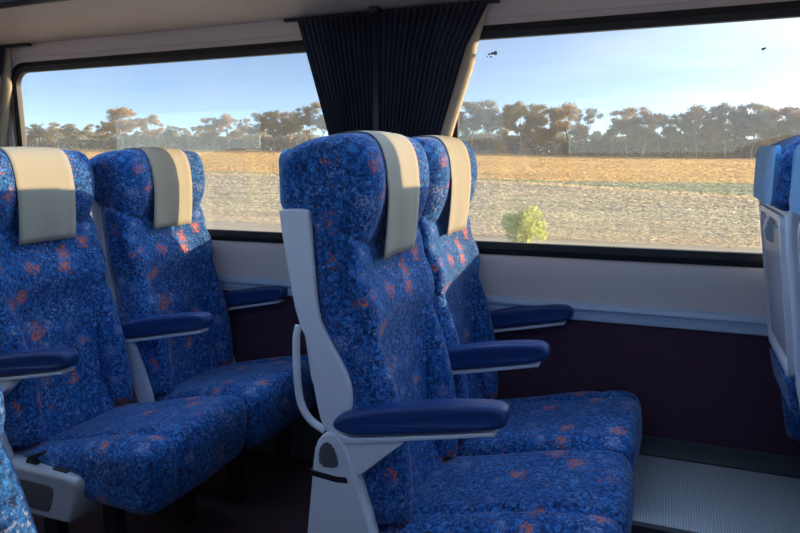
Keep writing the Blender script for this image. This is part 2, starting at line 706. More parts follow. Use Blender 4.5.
WIN = {}
idx = 1
for s in (1, -1):
    for k in (-2, -1, 0, 1):
        WIN[(s, k)] = make_window('window_%d' % idx, k, s)
        idx += 1


def specks():
    e = WIN[(1, 0)]
    ox, oy, oz = e.location
    for (cx, cz, rr) in ((-0.624, 1.624, 0.0045), (-0.614, 1.626, 0.0055), (-0.602, 1.626, 0.0075), (-0.618, 1.614, 0.0035),
                         (-0.631, 1.617, 0.0025), (0.240, 1.588, 0.0045), (0.246, 1.590, 0.0035)):
        n = 10
        P = [(cx - ox + rr * (0.8 + 0.35 * random.random()) * math.cos(6.283 * i / n),
              cz - oz + rr * (0.8 + 0.35 * random.random()) * math.sin(6.283 * i / n)) for i in range(n)]
        y0 = YW + 0.0255 - oy
        V, F = ring([[(x, y0, z) for x, z in P], [(x, y0 - 0.0008, z) for x, z in P]])
        F += [list(range(n)), list(range(n, 2 * n))]
        mesh_obj('dirt_speck', V, F, SPECK, e, smooth=False)


specks()


# sill panel, rail, carpet panel, skirting below the windows
def long_prism(P, x0, x1):
    k = len(P)
    V = [(x, y, z) for x in (x0, x1) for y, z in P]
    F = [[i, (i + 1) % k, k + (i + 1) % k, k + i] for i in range(k)] + [list(range(k)), list(range(k, 2 * k))]
    return V, F


for s, nm in ((1, 'back'), (-1, 'front')):
    def yy(pts):
        return [(side(a, s), z) for a, z in pts]
    j = 0 if s > 0 else 3
    tag(mesh_obj('trim_%d' % (1 + j), *long_prism(yy([(0.005, 0.755), (-0.014, 0.757), (-0.012, 0.85), (-0.010, 0.885), (-0.004, 0.903), (0.005, 0.907)]), XA, XB), CREAM, angle=40), kind='structure')
    rail = yy([(0.005, 0.692), (-0.020, 0.692), (-0.028, 0.697), (-0.028, 0.716), (-0.020, 0.720), (-0.020, 0.728),
               (-0.030, 0.731), (-0.034, 0.738), (-0.030, 0.754), (-0.012, 0.759), (0.005, 0.759)])
    tag(mesh_obj('trim_%d' % (2 + j), *long_prism(rail, XA, XB), ALU, angle=40), kind='structure')
    tag(mesh_obj('trim_%d' % (3 + j), *long_prism(yy([(0.004, 0.25), (-0.012, 0.25), (-0.012, 0.695), (0.004, 0.695)]), XA, XB), WALLCARPET, smooth=False), kind='structure')
    b = yy([(0.004, 0.0), (-0.075, 0.0), (-0.075, 0.258), (-0.055, 0.272), (-0.022, 0.276), (-0.020, 0.296), (0.004, 0.296)])
    tag(mesh_obj('baseboard_%s' % nm, *long_prism(b, XA, XB), SKIRT, angle=40), kind='structure')

# heater duct along the wall, between the rows
DX0, DX1 = -0.16, 0.475
hd = tag(empty('heater_duct', (0.16, 2.10, 0)), 'low grey heater duct with embossed metal top, between centre and right seats', 'heater duct')
ox, oy, oz = hd.location


def rel(vf):
    return [(x - ox, y - oy, z - oz) for x, y, z in vf[0]], vf[1]


mesh_obj('casing', *rel(box(DX0, DX1, 1.845, 2.29, 0.002, 0.243)), SKIRT, hd, smooth=False)
mesh_obj('top_plate', *rel(long_prism([(1.832, 0.243), (2.292, 0.243), (2.292, 0.252), (2.286, 0.255), (1.84, 0.255), (1.832, 0.250)], DX0, DX1)), PLATE, hd, smooth=False)
mesh_obj('nosing', *rel(long_prism([(1.822, 0.225), (1.838, 0.225), (1.838, 0.257), (1.828, 0.258), (1.822, 0.252)], DX0, DX1)), DARK, hd, smooth=False)

# luggage racks: beige underside, dark front lip
for s, lab in ((1, 'long beige overhead luggage rack with dark front lip above the windows'),
               (-1, 'overhead luggage rack above the windows behind the seats nearest the viewer')):
    rk = tag(empty('luggage_rack', (-0.9, side(-0.23, s), ZTOP)), lab, 'luggage rack')
    ox, oy, oz = rk.location

    def off(vf):
        return [(x - ox, y - oy, z - oz) for x, y, z in vf[0]], vf[1]
    prof = [(side(a, s), z) for a, z in ((-0.003, 1.800), (-0.02, 1.797), (-0.10, 1.806), (-0.28, 1.822), (-0.43, 1.832), (-0.455, 1.838),
                                        (-0.455, 1.860), (-0.28, 1.846), (-0.003, 1.828))]
    mesh_obj('underside', *off(long_prism(prof, XA, XB)), RACKM, rk, angle=40)
    lip = [(side(a, s), z) for a, z in ((-0.452, 1.838), (-0.475, 1.836), (-0.495, 1.848), (-0.50, 1.885), (-0.485, 1.915), (-0.455, 1.92))]
    mesh_obj('front_lip', *off(long_prism(lip, XA, XB)), NAVY, rk, angle=40)
    for x in np.arange(XA + 0.4, XB, 1.115):
        V, F = long_prism([(side(a, s), z) for a, z in ((-0.46, 1.86), (-0.40, 1.86), (-0.003, 1.95), (-0.003, 2.07), (-0.06, 2.05), (-0.42, 1.91))], x - 0.012, x + 0.012)
        mesh_obj('bracket', *off((V, F)), RACKM, rk, smooth=False)


# unseen fill strips added over the seats to brighten the dim interior
FILL = bpy.data.materials.new('fill_emitter')
FILL.use_nodes = True
pb_ = FILL.node_tree.nodes['Principled BSDF']
pb_.inputs['Base Color'].default_value = (0.9, 0.9, 0.9, 1)
pb_.inputs['Emission Color'].default_value = (0.44, 0.68, 1.0, 1)
pb_.inputs['Emission Strength'].default_value = 5.0
FILL2 = FILL.copy()
FILL2.node_tree.nodes['Principled BSDF'].inputs['Emission Strength'].default_value = 1.9
for yl, row in ((1.80, 'window side'), (0.37, 'near side')):
    for i, x0 in enumerate((-5.2, -3.5, -1.8, -0.1, 1.6)):
        t = abs((yl - (YN + YW) / 2) / ((YW - YN) / 2))
        zc = 2.12 + 0.13 * (1 - t ** 3) - 0.022
        e = tag(empty('fill_strip', (x0 + 0.8, yl, zc)), 'added unseen fill light strip above the %s seats, %s from the coach end' % (row, ('first', 'second', 'third', 'fourth', 'fifth')[i]),
                'ceiling light', 'added fill light strips')
        V, F = ring([[(x, y, 0.018) for x, y in rrect(-0.78, 0.78, -0.075, 0.075, 0.02, 3)], [(x, y, -0.004) for x, y in rrect(-0.78, 0.78, -0.075, 0.075, 0.02, 3)],
                     [(x, y, -0.004) for x, y in rrect(-0.765, 0.765, -0.06, 0.06, 0.015, 3)], [(x, y, 0.010) for x, y in rrect(-0.765, 0.765, -0.06, 0.06, 0.015, 3)]])
        mesh_obj('housing', V, F, SHELL, e, smooth=False)
        mesh_obj('fill_panel', *pillow(rrect(-0.764, 0.764, -0.006, 0.010, 0.004, 2), -0.059, 0.059, 0.003, 1, None, 2), FILL if yl > 1 else FILL2, e, smooth=False)


# ------------------------------------------------------------------ curtains
def make_curtain(name, cx, sgn, label, wscale=1.0):
    """One drape, drawn to its pillar: wide at the rail, narrow at the foot. sgn -1: left half, +1: right half."""
    e = tag(empty(name, (cx, YW - 0.03, ZTOP - 0.015)), label, 'curtain', 'pleated curtains at the window pillars')
    zt, zb = ZTOP - 0.012, 0.935
    prof_w = (0.331, 0.290, 0.207, 0.190, 0.085) if sgn < 0 else (0.418, 0.340, 0.250, 0.233, 0.150)
    nu, nv = 150, 24
    pleats = 15 if sgn < 0 else 17
    V, F = [], []
    ph = rng.uniform(0, 6, 4)

    def width(v):
        return float(np.interp(v, (0, 0.165, 0.5, 0.57, 1.0), prof_w)) * wscale
    for j in range(nv + 1):
        v = j / nv
        z = zt + (zb - zt) * v
        for i in range(nu + 1):
            u = i / nu
            x = sgn * (0.004 + width(v) * (u + 0.004 * math.sin(9 * u + ph[0])))
            a = (0.009 + 0.004 * math.sin(7 * u + ph[1])) * (1 + 0.25 * v)
            y = -0.012 - a * math.sin(2 * math.pi * pleats * u + 0.5 * math.sin(4 * v + ph[2])) - 0.012 * math.sin(math.pi * u) * v
            V.append((x, y, z - e.location.z))
    for j in range(nv):
        for i in range(nu):
            a = j * (nu + 1) + i
            F.append([a, a + 1, a + nu + 2, a + nu + 1])
    d = mesh_obj('drape', V, F, CURT, e, fix=False)
    md = d.modifiers.new('thick', 'SOLIDIFY')
    md.thickness = 0.002
    # lining that turns back to the window along the free edge
    V, F = [], []
    for j in range(nv + 1):
        v = j / nv
        z = zt + (zb - zt) * v
        x = sgn * (0.004 + width(v) * 1.002)
        tp = min(1.0, v / 0.22)
        for (dx, y) in ((-0.05, 0.004), (-0.008, 0.006), (0.012, 0.010), (0.025, 0.018), (0.031, 0.028)):
            V.append((x + sgn * ((dx if dx < 0 else dx * tp - 0.01 * (1 - tp)) if sgn > 0 else min(dx, 0.0) - 0.002 + 0.1 * max(dx, 0)), y + 0.004 * math.sin(9 * v), z - e.location.z))
    for j in range(nv):
        for i in range(4):
            a = j * 5 + i
            F.append([a, a + 1, a + 6, a + 5])
    d = mesh_obj('lining', V, F, LINE, e, fix=False)
    md = d.modifiers.new('thick', 'SOLIDIFY')
    md.thickness = 0.0015
    return e


PIL = [-1.030 - PERIOD, -1.030, -1.030 + PERIOD]
make_curtain('curtain', PIL[1], -1, 'left half of the navy pleated curtain pair behind the middle seats')
make_curtain('curtain', PIL[1], 1, 'right half of the navy pleated curtain pair behind the middle seats, tan lining edge sunlit')
make_curtain('curtain', PIL[0], 1, 'curtain at the far left window edge with a sunlit beige lining strip', 0.74)
for sg in (-1, 1):
    make_curtain('curtain', PIL[2] + 0.05, sg, '%s curtain of the pair at the pillar beyond the right window, out of view' % ('near side' if sg < 0 else 'far side'))
for cx, lab in ((PIL[1], 'dark bracket and rail at the head of the middle curtain pair'), (PIL[0], 'dark curtain rail at the far left pillar'),
                (PIL[2], 'dark curtain rail at the pillar past the rightmost window, outside the view')):
    e = tag(empty('curtain_rail', (cx, YW - 0.025, ZTOP)), lab, 'curtain rail')
    mesh_obj('rail', *box(-0.40, 0.45, -0.008, 0.012, -0.014, -0.004), BLACK, e, smooth=False)
    mesh_obj('bracket', *plate3([(-0.016, -0.02), (0.016, -0.02), (0.020, 0.028), (-0.020, 0.028)], -0.05, 0.0), NAVY, e)
    mesh_obj('gap_strip', *plate3([(-0.012, -0.86), (0.012, -0.86), (0.012, -0.015), (-0.012, -0.015)], -0.038, -0.028, 0.002), NAVY, e)  # dark strip put in for the dark gap where the drapes meet


# ------------------------------------------------------------------ seats
OX = -0.45
HEAD = chaikin([(-0.770, 1.128), (-0.800, 1.130), (-0.862, 1.130), (-0.868, 1.19), (-0.864, 1.285), (-0.80, 1.322), (-0.70, 1.336), (-0.645, 1.318),
                (-0.621, 1.25), (-0.623, 1.165), (-0.648, 1.095), (-0.690, 1.040), (-0.765, 1.040)], 2)


def head_warp(x, y, z, t):
    ay = abs(y)
    front = min(1.0, max(0.0, (x + 0.74) / 0.10))
    rec = 0.016 * max(0.0, 1 - (ay / 0.15) ** 4) + 0.030 * max(0.0, (ay - 0.15) / 0.08) ** 2
    wz = 1 - 0.5 * max(0.0, 1.15 - z)
    return (x - rec * front, y * wz, z - 0.010 * t * t * max(0.0, (z - 1.2) / 0.1))


def S(vf):
    """Shift a part from the middle row's x to the seat's own origin."""
    return [(x - OX, y, z) for x, y, z in vf[0]], vf[1]


def P2(*p):
    return list(p)


def arm_parts(root, y, lever=False):
    prof = chaikin([(-0.712, 0.640), (-0.700, 0.672), (-0.640, 0.692), (-0.545, 0.716), (-0.425, 0.739), (-0.330, 0.751), (-0.298, 0.746),
                    (-0.288, 0.722), (-0.302, 0.696), (-0.425, 0.672), (-0.545, 0.648), (-0.66, 0.627)], 2)

    def wp(x, yy_, z, t):
        k = 1.0 - 0.25 * max(0.0, (x + 0.36) / 0.08) ** 2 * 0.6
        return (x, y + (yy_ - y) * k, z)
    a = mesh_obj('armrest', *S(pillow(prof, y - 0.029, y + 0.029, 0.013, 4, wp)), ARM, root)
    un = [(-0.70, 0.633), (-0.66, 0.622), (-0.545, 0.644), (-0.425, 0.668), (-0.318, 0.690), (-0.318, 0.681), (-0.425, 0.658), (-0.545, 0.633), (-0.66, 0.608), (-0.705, 0.60)]
    tag(mesh_obj('underplate', *S(plate3(un, y - 0.023, y + 0.023, 0.003)), SHELL, a), 'pale grey plate under the armrest')
    return a


def make_seat(name, outer, arms, pedestal=True, out_side=-1):
    """outer: y of the aisle-side armrest. Local x is measured from OX; y from the seat's middle."""
    root = empty(name)
    # --- cushion
    prof = chaikin([(-0.665, 0.356), (-0.45, 0.402), (-0.30, 0.436), (-0.165, 0.468), (-0.085, 0.473), (-0.055, 0.440), (-0.056, 0.370),
                    (-0.085, 0.245), (-0.20, 0.250), (-0.645, 0.262)], 2)

    def cw(x, y, z, t):
        top = min(1.0, max(0.0, (z - (0.34 + (x + 0.6) * 0.14)) / 0.05))
        puff = 0.014 * (1 - min(1, abs(t)) ** 4)
        cy = out_side * 0.135
        cr = -0.016 * math.exp(-((y - cy) / 0.012) ** 2)
        c2 = -0.007 * math.exp(-((x + 0.15 + 0.05 * t * t) / 0.02) ** 2)
        fx = 0.016 * (1 - t * t) if x > -0.3 else 0
        lump = 0.004 * math.sin(17 * x + 3) * math.sin(13 * y + 1)
        return (x + fx + cr * (0.7 if x > -0.1 else 0), y, z + top * (puff + cr + c2 + lump))
    mesh_obj('cushion', *S(pillow(prof, -0.246, 0.246, 0.055, 40, cw)), FAB, root)
    # --- backrest with its leaf-shaped side bolsters
    prof = chaikin([(-0.575, 0.315), (-0.562, 0.48), (-0.578, 0.70), (-0.608, 0.88), (-0.645, 1.0), (-0.675, 1.10), (-0.73, 1.13), (-0.782, 1.12),
                    (-0.776, 0.98), (-0.762, 0.85), (-0.715, 0.74), (-0.70, 0.66), (-0.695, 0.48), (-0.675, 0.315)], 2)

    def bw(x, y, z, t):
        fr = min(1.0, max(0.0, (x + 0.70) / 0.06))
        d = -0.014 * (1 - min(1, abs(t) / 0.8) ** 2) + 0.010 * math.sin((z - 0.4) * 5.0) * (1 - t * t)
        d += -0.014 * math.exp(-((z - 0.995) / 0.016) ** 2)
        u = min(1.0, max(0.0, (z - 0.80) / 0.12))
        d -= 0.058 * (1 - min(1, abs(t)) ** 7) * (1 - u * u * (3 - 2 * u)) * min(1.0, max(0.0, (z - 0.36) / 0.14)) + 0.006 * (1 - t * t) * u
        f2 = min(1.0, max(0.0, (x + 0.70) / 0.09))
        return (x + d * fr, y * (1 - 0.17 * f2 * (1 - u * u * (3 - 2 * u))), z)
    back = mesh_obj('backrest', *S(pillow(prof, -0.230, 0.230, 0.030, 24, bw)), FAB, root)
    for sg in (-1, 1):
        V, F = [], []
        nz_, nr_ = 18, 16
        for i in range(nz_ + 1):
            v = i / nz_
            z = 0.40 + 0.54 * v
            sh = (math.sin(math.pi * min(1, 0.30 + 0.70 * v)) ** 0.62) if v < 1 else 0.0
            sh = max(sh, 0.02)
            fx = -0.562 - 0.11 * (z - 0.40)
            hx, hy = 0.098 * sh + 0.004, 0.050 * sh + 0.003
            cx = fx + 0.028 - 0.098
            cy = sg * (0.200 - 0.010 * sh)
            for k in range(nr_):
                q = 2 * math.pi * k / nr_
                ca, sa = math.cos(q), math.sin(q)
                ca = math.copysign(abs(ca) ** 0.8, ca)
                sa = math.copysign(abs(sa) ** 0.8, sa)
                V.append((cx + hx * ca - OX, cy + hy * sa, z))
        for i in range(nz_):
            for k in range(nr_):
                F.append([i * nr_ + k, i * nr_ + (k + 1) % nr_, (i + 1) * nr_ + (k + 1) % nr_, (i + 1) * nr_ + k])
        F += [list(range(nr_)), list(range(nz_ * nr_, (nz_ + 1) * nr_))]
        mesh_obj('bolster', V, F, FAB, back)
    # --- headrest
    hr = mesh_obj('headrest', *S(pillow(HEAD, -0.230, 0.230, 0.042, 28, head_warp, 7)), FAB, root)
    cov = rrect(-0.205, 0.205, 1.142, 1.292, 0.03, 5)
    V, F = ring([[(-0.858, y, z) for y, z in cov], [(-0.8705 + 0.25 * max(0, z - 1.27), y, z) for y, z in cov]])
    k = len(cov)
    tag(mesh_obj('back_cover', *S((V, F + [list(range(k)), list(range(k, 2 * k))])), BLUE, hr, smooth=False), 'plain mid-blue back cover')
    # --- plastic shell behind
    prof = chaikin([(-0.790, 1.135), (-0.838, 1.145), (-0.832, 1.05), (-0.806, 0.89), (-0.782, 0.70), (-0.755, 0.585), (-0.72, 0.55), (-0.712, 0.60),
                    (-0.745, 0.72), (-0.775, 0.90), (-0.788, 1.04)], 1)
    sh = mesh_obj('back_shell', *S(pillow(prof, -0.222, 0.222, 0.012, 4, None, 3)), SHELL, root)

    def on_back(zy, d0, d1):
        """a panel lying on the shell's rear face, outline in (y, z)"""
        def fx(z):
            zs, xs = (0.58, 0.70, 0.89, 1.05, 1.14), (-0.757, -0.784, -0.807, -0.833, -0.838)
            return float(np.interp(z, zs, xs))
        lo = [(fx(z) - d0, y, z) for y, z in zy]
        hi = [(fx(z) - d1, y * 0.97, 0.97 * z + 0.03 * 0.9) for y, z in zy]
        V, F = ring([lo, hi])
        k = len(zy)
        return S((V, F + [list(range(k)), list(range(k, 2 * k))]))
    rim = rrect(-0.205, 0.205, 0.70, 1.118, 0.03, 4)
    inn = rrect(-0.188, 0.188, 0.715, 1.102, 0.024, 4)

    def fx2(z):
        return float(np.interp(z, (0.58, 0.70, 0.89, 1.05, 1.14), (-0.757, -0.784, -0.807, -0.833, -0.838)))
    V, F = ring([[(fx2(z) + 0.01, y, z) for y, z in rim], [(fx2(z) - 0.012, y, z) for y, z in rim],
                 [(fx2(z) - 0.012, y, z) for y, z in inn], [(fx2(z) + 0.01, y, z) for y, z in inn]])
    mesh_obj('tray_surround', *S((V, F)), SHELL, sh, angle=40)
    mesh_obj('tray_table', *on_back(rrect(-0.175, 0.175, 0.735, 1.085, 0.03, 4), -0.005, 0.006), SHELL2, sh, smooth=False)
    mesh_obj('tray_latch', *S(plate3([(fx2(1.09) - 0.004, 1.098), (fx2(1.03) - 0.004, 1.03), (fx2(1.03) - 0.020, 1.036), (fx2(1.06) - 0.026, 1.06), (fx2(1.09) - 0.016, 1.096)], -0.022, 0.022)), SHELL2, sh)
    V, F = ring([[(fx2(z) - 0.0, y, z) for y, z in rrect(-0.19, 0.19, 0.585, 0.690, 0.03, 4)],
                 [(fx2(z) - 0.016, y, z) for y, z in rrect(-0.175, 0.175, 0.60, 0.684, 0.03, 4)]])
    k = 20
    mesh_obj('net_pocket', *S((V, F + [list(range(k)), list(range(k, 2 * k))])), FAB, sh, smooth=False)
    # --- side panels, recline bar
    for sg in (out_side,):
        pan = [(-0.852, 1.140), (-0.850, 1.152), (-0.776, 1.154), (-0.772, 1.140), (-0.766, 1.035), (-0.757, 0.90), (-0.735, 0.855), (-0.702, 0.80), (-0.676, 0.755), (-0.668, 0.715),
               (-0.672, 0.665), (-0.70, 0.625), (-0.745, 0.612), (-0.762, 0.66), (-0.775, 0.74), (-0.782, 0.83), (-0.812, 0.885), (-0.836, 1.02)]
        y0 = sg * 0.244
        ins = 0.0 if sg == out_side else 0.006
        sp = mesh_obj('side_panel', *S(plate3(chaikin(pan, 1), min(y0, y0 - sg * 0.018) + ins, max(y0, y0 - sg * 0.018) - ins, 0.005)), SHELL, root)
        if sg == out_side and pedestal:
            path = chaikin([(-0.812, sg * 0.236, 0.872), (-0.818, sg * 0.242, 0.84), (-0.818, sg * 0.242, 0.74), (-0.812, sg * 0.242, 0.675), (-0.785, sg * 0.242, 0.635),
                            (-0.745, sg * 0.242, 0.617)], 2, False)
            tag(mesh_obj('recline_bar', *S(tube(path, 0.0095, 8)), SHELL, sp), 'pale curved grab bar')
    # --- arms and their supports
    for y in arms:
        arm_parts(root, y)
        if not (pedestal and y == outer):
            sup = [(-0.700, 0.625), (-0.650, 0.622), (-0.605, 0.50), (-0.575, 0.40), (-0.56, 0.30), (-0.61, 0.30), (-0.655, 0.43)]
            mesh_obj('arm_support', *S(plate3(chaikin(sup, 1), y - 0.012, y + 0.012, 0.004)), SHELL, root)
    if pedestal:
        y0 = outer
        ped = [(-0.762, 0.545), (-0.754, 0.596), (-0.730, 0.626), (-0.698, 0.628), (-0.678, 0.604), (-0.645, 0.520), (-0.608, 0.385), (-0.555, 0.05),
               (-0.545, 0.0), (-0.800, 0.0), (-0.795, 0.15), (-0.785, 0.36)]
        pe = mesh_obj('pedestal', *S(plate3(chaikin(ped[:9], 1, False)[0:] + [np.array(p) for p in ped[9:]], y0 - 0.026, y0 + 0.022, 0.007)), SHELL, root)
        yf = y0 - 0.026 if out_side < 0 else y0 + 0.026
        br = [(-0.735, 0.640), (-0.655, 0.616), (-0.53, 0.632), (-0.575, 0.588), (-0.645, 0.525), (-0.672, 0.56), (-0.70, 0.61)]
        mesh_obj('arm_bracket', *S(plate3(br, y0 - 0.018, y0 + 0.018, 0.004)), SHELL, pe)
        insr = chaikin([(-0.744, 0.540), (-0.744, 0.585), (-0.725, 0.607), (-0.706, 0.600), (-0.692, 0.565), (-0.694, 0.543)], 1)
        tag(mesh_obj('badge_inset', *S(plate3(insr, y0 - 0.0285, y0 - 0.02, 0.002)), GRILLE, pe), 'dark arched inset')
        gr = [(-0.768, 0.512), (-0.768, 0.528), (-0.70, 0.522), (-0.672, 0.524), (-0.668, 0.510), (-0.70, 0.506)]
        tag(mesh_obj('dark_band', *S(plate3(gr, y0 - 0.0275, y0 - 0.01, 0.002)), BLACK, pe), 'dark groove band')
        # plinth box with vent on the aisle end of the base
        bx = chaikin([(-0.72, 0.215), (-0.72, 0.352), (-0.70, 0.362), (-0.36, 0.362), (-0.322, 0.352), (-0.318, 0.32), (-0.352, 0.215), (-0.37, 0.206), (-0.70, 0.206)], 1)
        pb = mesh_obj('plinth_box', *S(plate3(bx, y0 - 0.030, y0 + 0.10, 0.012)), SHELL2, root)
        vent = chaikin([(-0.69, 0.235), (-0.69, 0.318), (-0.425, 0.324), (-0.405, 0.312), (-0.43, 0.240), (-0.45, 0.232)], 1)
        tag(mesh_obj('vent_panel', *S(plate3(vent, y0 - 0.0335, y0 - 0.02, 0.002)), GRILLE, pb), 'dark inset vent panel')
        mesh_obj('clip', *S(plate3([(-0.55, 0.358), (-0.50, 0.358), (-0.505, 0.372), (-0.515, 0.375), (-0.47, 0.405), (-0.475, 0.410), (-0.535, 0.385), (-0.545, 0.372)], y0 - 0.004, y0 + 0.012, 0.002)), BLACK, pb)
        mesh_obj('switch', *S(plate3([(-0.435, 0.358), (-0.375, 0.358), (-0.38, 0.367), (-0.43, 0.367)], y0 - 0.008, y0 + 0.018, 0.002)), BLACK, pb)
    # --- steel base under the cushion
    fr_ = join(box(-0.60, -0.20, -0.20, 0.20, 0.255, 0.285), box(-0.56, -0.50, -0.19, -0.15, 0.0, 0.26), box(-0.56, -0.50, 0.13, 0.17, 0.0, 0.26),
               box(-0.30, -0.25, -0.19, -0.15, 0.0, 0.26), box(-0.30, -0.25, 0.13, 0.17, 0.0, 0.26))
    mesh_obj('base_frame', *S(fr_), STEEL, root, smooth=False)
    return root


def copy_tree(o, parent=None):
    c = o.copy()
    C.objects.link(c)
    if parent:
        c.parent = parent
        c.matrix_parent_inverse = o.matrix_parent_inverse.copy()
    for ch in list(o.children):
        copy_tree(ch, c)
    return c


Y_AISLE, Y_WIN = 1.584, 2.084
aisle0 = make_seat('train_seat', -0.25, (-0.25,), True, -1)
window0 = make_seat('train_seat', -0.25, (-0.25, 0.25), False, 1)
G = 'blue patterned coach seats on the window side'


def seat(proto, dx, y, label, first=False, group=G):
    o = proto if first else copy_tree(proto)
    o.location = (OX + dx, y, 0)
    if dx < -1:
        o.scale = (1, 1, 0.98)
    tag(o, label, 'seat', group)
    return o


seat(aisle0, 0.0, Y_AISLE, 'blue patterned aisle seat in the centre with white side panel and pedestal', True)
seat(window0, 0.0, Y_WIN, 'blue patterned window seat right behind the central aisle seat', True)
DL, DR = -1.168, 1.105

left_aisle = seat(aisle0, DL - 0.085, Y_AISLE, 'blue patterned aisle seat at the left edge, above the grey plinth box')
left_window = seat(window0, DL, Y_WIN, 'blue patterned window seat on the left, headrest mostly in shade below the left window')
r1 = seat(window0, DR, Y_WIN, 'window seat at the right edge, its grey back shell turned towards the viewer')
r2 = seat(aisle0, DR + 0.025, Y_AISLE, 'seat cut off by the right edge, in front of the right window seat')
for o_, sl in ((left_aisle, 0.010), (left_window, -0.055)):       # the cushions of the left pair line up
    for ch in o_.children:
        if ch.name.startswith('cushion'):
            ch.location.x += sl
        if ch.name.startswith('plinth_box'):
            ch.location.x += 0.02
# the seat beside the viewer: only the edge of its backrest shows at the lower left
near = empty('train_seat')
for ch in aisle0.children:
    if ch.name.split('.')[0] in ('cushion', 'backrest', 'headrest', 'back_shell', 'base_frame'):
        copy_tree(ch, near)
near.location = (OX - 0.295, 0.445, 0)
tag(near, 'seat in the lower left corner, only a slanting edge of its backrest in view', 'seat')


# cloths over the headrests
def make_cloth(name):
    e = empty(name)
    H = np.array(HEAD)
    n = -inward(H)
    # start at the upper rear and run over the top to the underside of the front
    i0 = int(np.argmin(np.hypot(H[:, 0] + 0.864, H[:, 1] - 1.18)))
    i1 = int(np.argmin(np.hypot(H[:, 0] + 0.60, H[:, 1] - 1.130)))
    seq = []
    i = i0
    while i != i1:
        seq.append(i)
        i = (i + 1) % len(H)
    seq.append(i1)
    path = [H[i] + n[i] * 0.004 for i in seq]
    if path[len(path) // 2][1] < 1.1:
        seq = []
        i = i0
        while i != i1:
            seq.append(i)
            i = (i - 1) % len(H)
        path = [H[i] + n[i] * 0.004 for i in seq]
    fr_i = max(range(len(path) // 2, len(path)), key=lambda q: path[q][0])     # front-most point: the cloth hangs free below it
    path = path[:fr_i + 1]
    nv = 12
    V, F = [], []
    xf, zf = path[-1]
    rows = [(p[0], p[1], 0.0) for p in path]
    for i in range(1, 10):
        f = i / 9
        rows.append((xf + 0.003 - 0.016 * f * f, zf + (1.022 - zf) * f, f))
    for (x, z, f) in rows:
        for j in range(nv + 1):
            y = -0.108 + 0.216 * j / nv
            xx, _, zz = head_warp(x, y, max(z, 1.16), y / 0.232)
            V.append((xx - OX + 0.003 * f * math.sin(j * 0.9 + 0.4), y * (1.0 + 0.02 * f), zz if z >= 1.16 else z))
    for a in range(len(rows) - 1):
        for j in range(nv):
            q = a * (nv + 1) + j
            F.append([q, q + 1, q + nv + 2, q + nv + 1])
    me = mesh_obj('cloth', V, F, CLOTH, e, fix=False)
    md = me.modifiers.new('thick', 'SOLIDIFY')
    md.thickness = 0.0016
    md.offset = 1
    return e


c0 = make_cloth('headrest_cloth')
for i, (dx, y, lab) in enumerate(((0, Y_AISLE, 'pale beige cloth on the headrest of the central aisle seat'),
                                  (0, Y_WIN, 'beige cloth on the headrest of the central window seat, fully sunlit'),
                                  (DL - 0.085, Y_AISLE, 'tan sunlit cloth on the headrest at the left edge, lower third in shade'),
                                  (DL, Y_WIN, 'grey shaded cloth on the left window seat headrest, one sunlit edge'))):
    o = c0 if i == 0 else copy_tree(c0)
    o.location = (OX + dx, y, 0)
    if dx < -1:
        o.scale = (1, 1, 0.98)
    tag(o, lab, 'headrest cloth', 'cloths over the headrests')


# ------------------------------------------------------------------ outdoors: paddock
HX = [-600, -400, -217, -151, -101, -58, -8, 25, 200, 600]
HZ = [6.0, 5.0, 3.16, 2.29, 1.44, 0.72, -0.86, -1.36, -1.9, -2.2]


def ground_z(x, y):
    h = np.interp(np.asarray(x) * 190.0 / np.maximum(np.asarray(y), 60.0), HX, HZ)
    t = np.clip(np.asarray(y) / 190.0, 0, 1)
    return -1.35 + (h + 1.35) * t + 0.05 * np.sin(np.asarray(x) * 0.11) * np.sin(np.asarray(y) * 0.17)


xs = np.concatenate([np.linspace(-1400, -260, 20), np.linspace(-240, 80, 90), np.linspace(100, 1400, 24)])
ys = np.concatenate([np.linspace(-1200, -10, 16), np.linspace(3.2, 230, 70), np.linspace(260, 1500, 14)])
XX, YY = np.meshgrid(xs, ys)
ZZ = ground_z(XX, YY)
V = np.stack([XX.ravel(), YY.ravel(), ZZ.ravel()], 1)
nx_ = len(xs)
F = [[j * nx_ + i, j * nx_ + i + 1, (j + 1) * nx_ + i + 1, (j + 1) * nx_ + i] for j in range(len(ys) - 1) for i in range(nx_ - 1)]
tag(mesh_obj('ground', V, F, FIELD, fix=False), kind='structure')


def quads_obj(name, P, U, W_, mat, parent=None):
    """many quads: centres P, half axes U and W_"""
    n = len(P)
    V = np.stack([P - U - W_, P + U - W_, P + U + W_, P - U + W_], 1).reshape(-1, 3)
    me = bpy.data.meshes.new(name)
    me.vertices.add(4 * n)
    me.vertices.foreach_set('co', V.astype(np.float32).ravel())
    me.loops.add(4 * n)
    me.loops.foreach_set('vertex_index', np.arange(4 * n, dtype=np.int32))
    me.polygons.add(n)
    me.polygons.foreach_set('loop_start', np.arange(0, 4 * n, 4, dtype=np.int32))
    me.update(calc_edges=True)
    me.materials.append(mat)
    o = bpy.data.objects.new(name, me)
    C.objects.link(o)
    if parent:
        o.parent = parent
    return o


def unit(n):
    v = rng.normal(size=(n, 3))
    return v / np.linalg.norm(v, axis=1, keepdims=True)


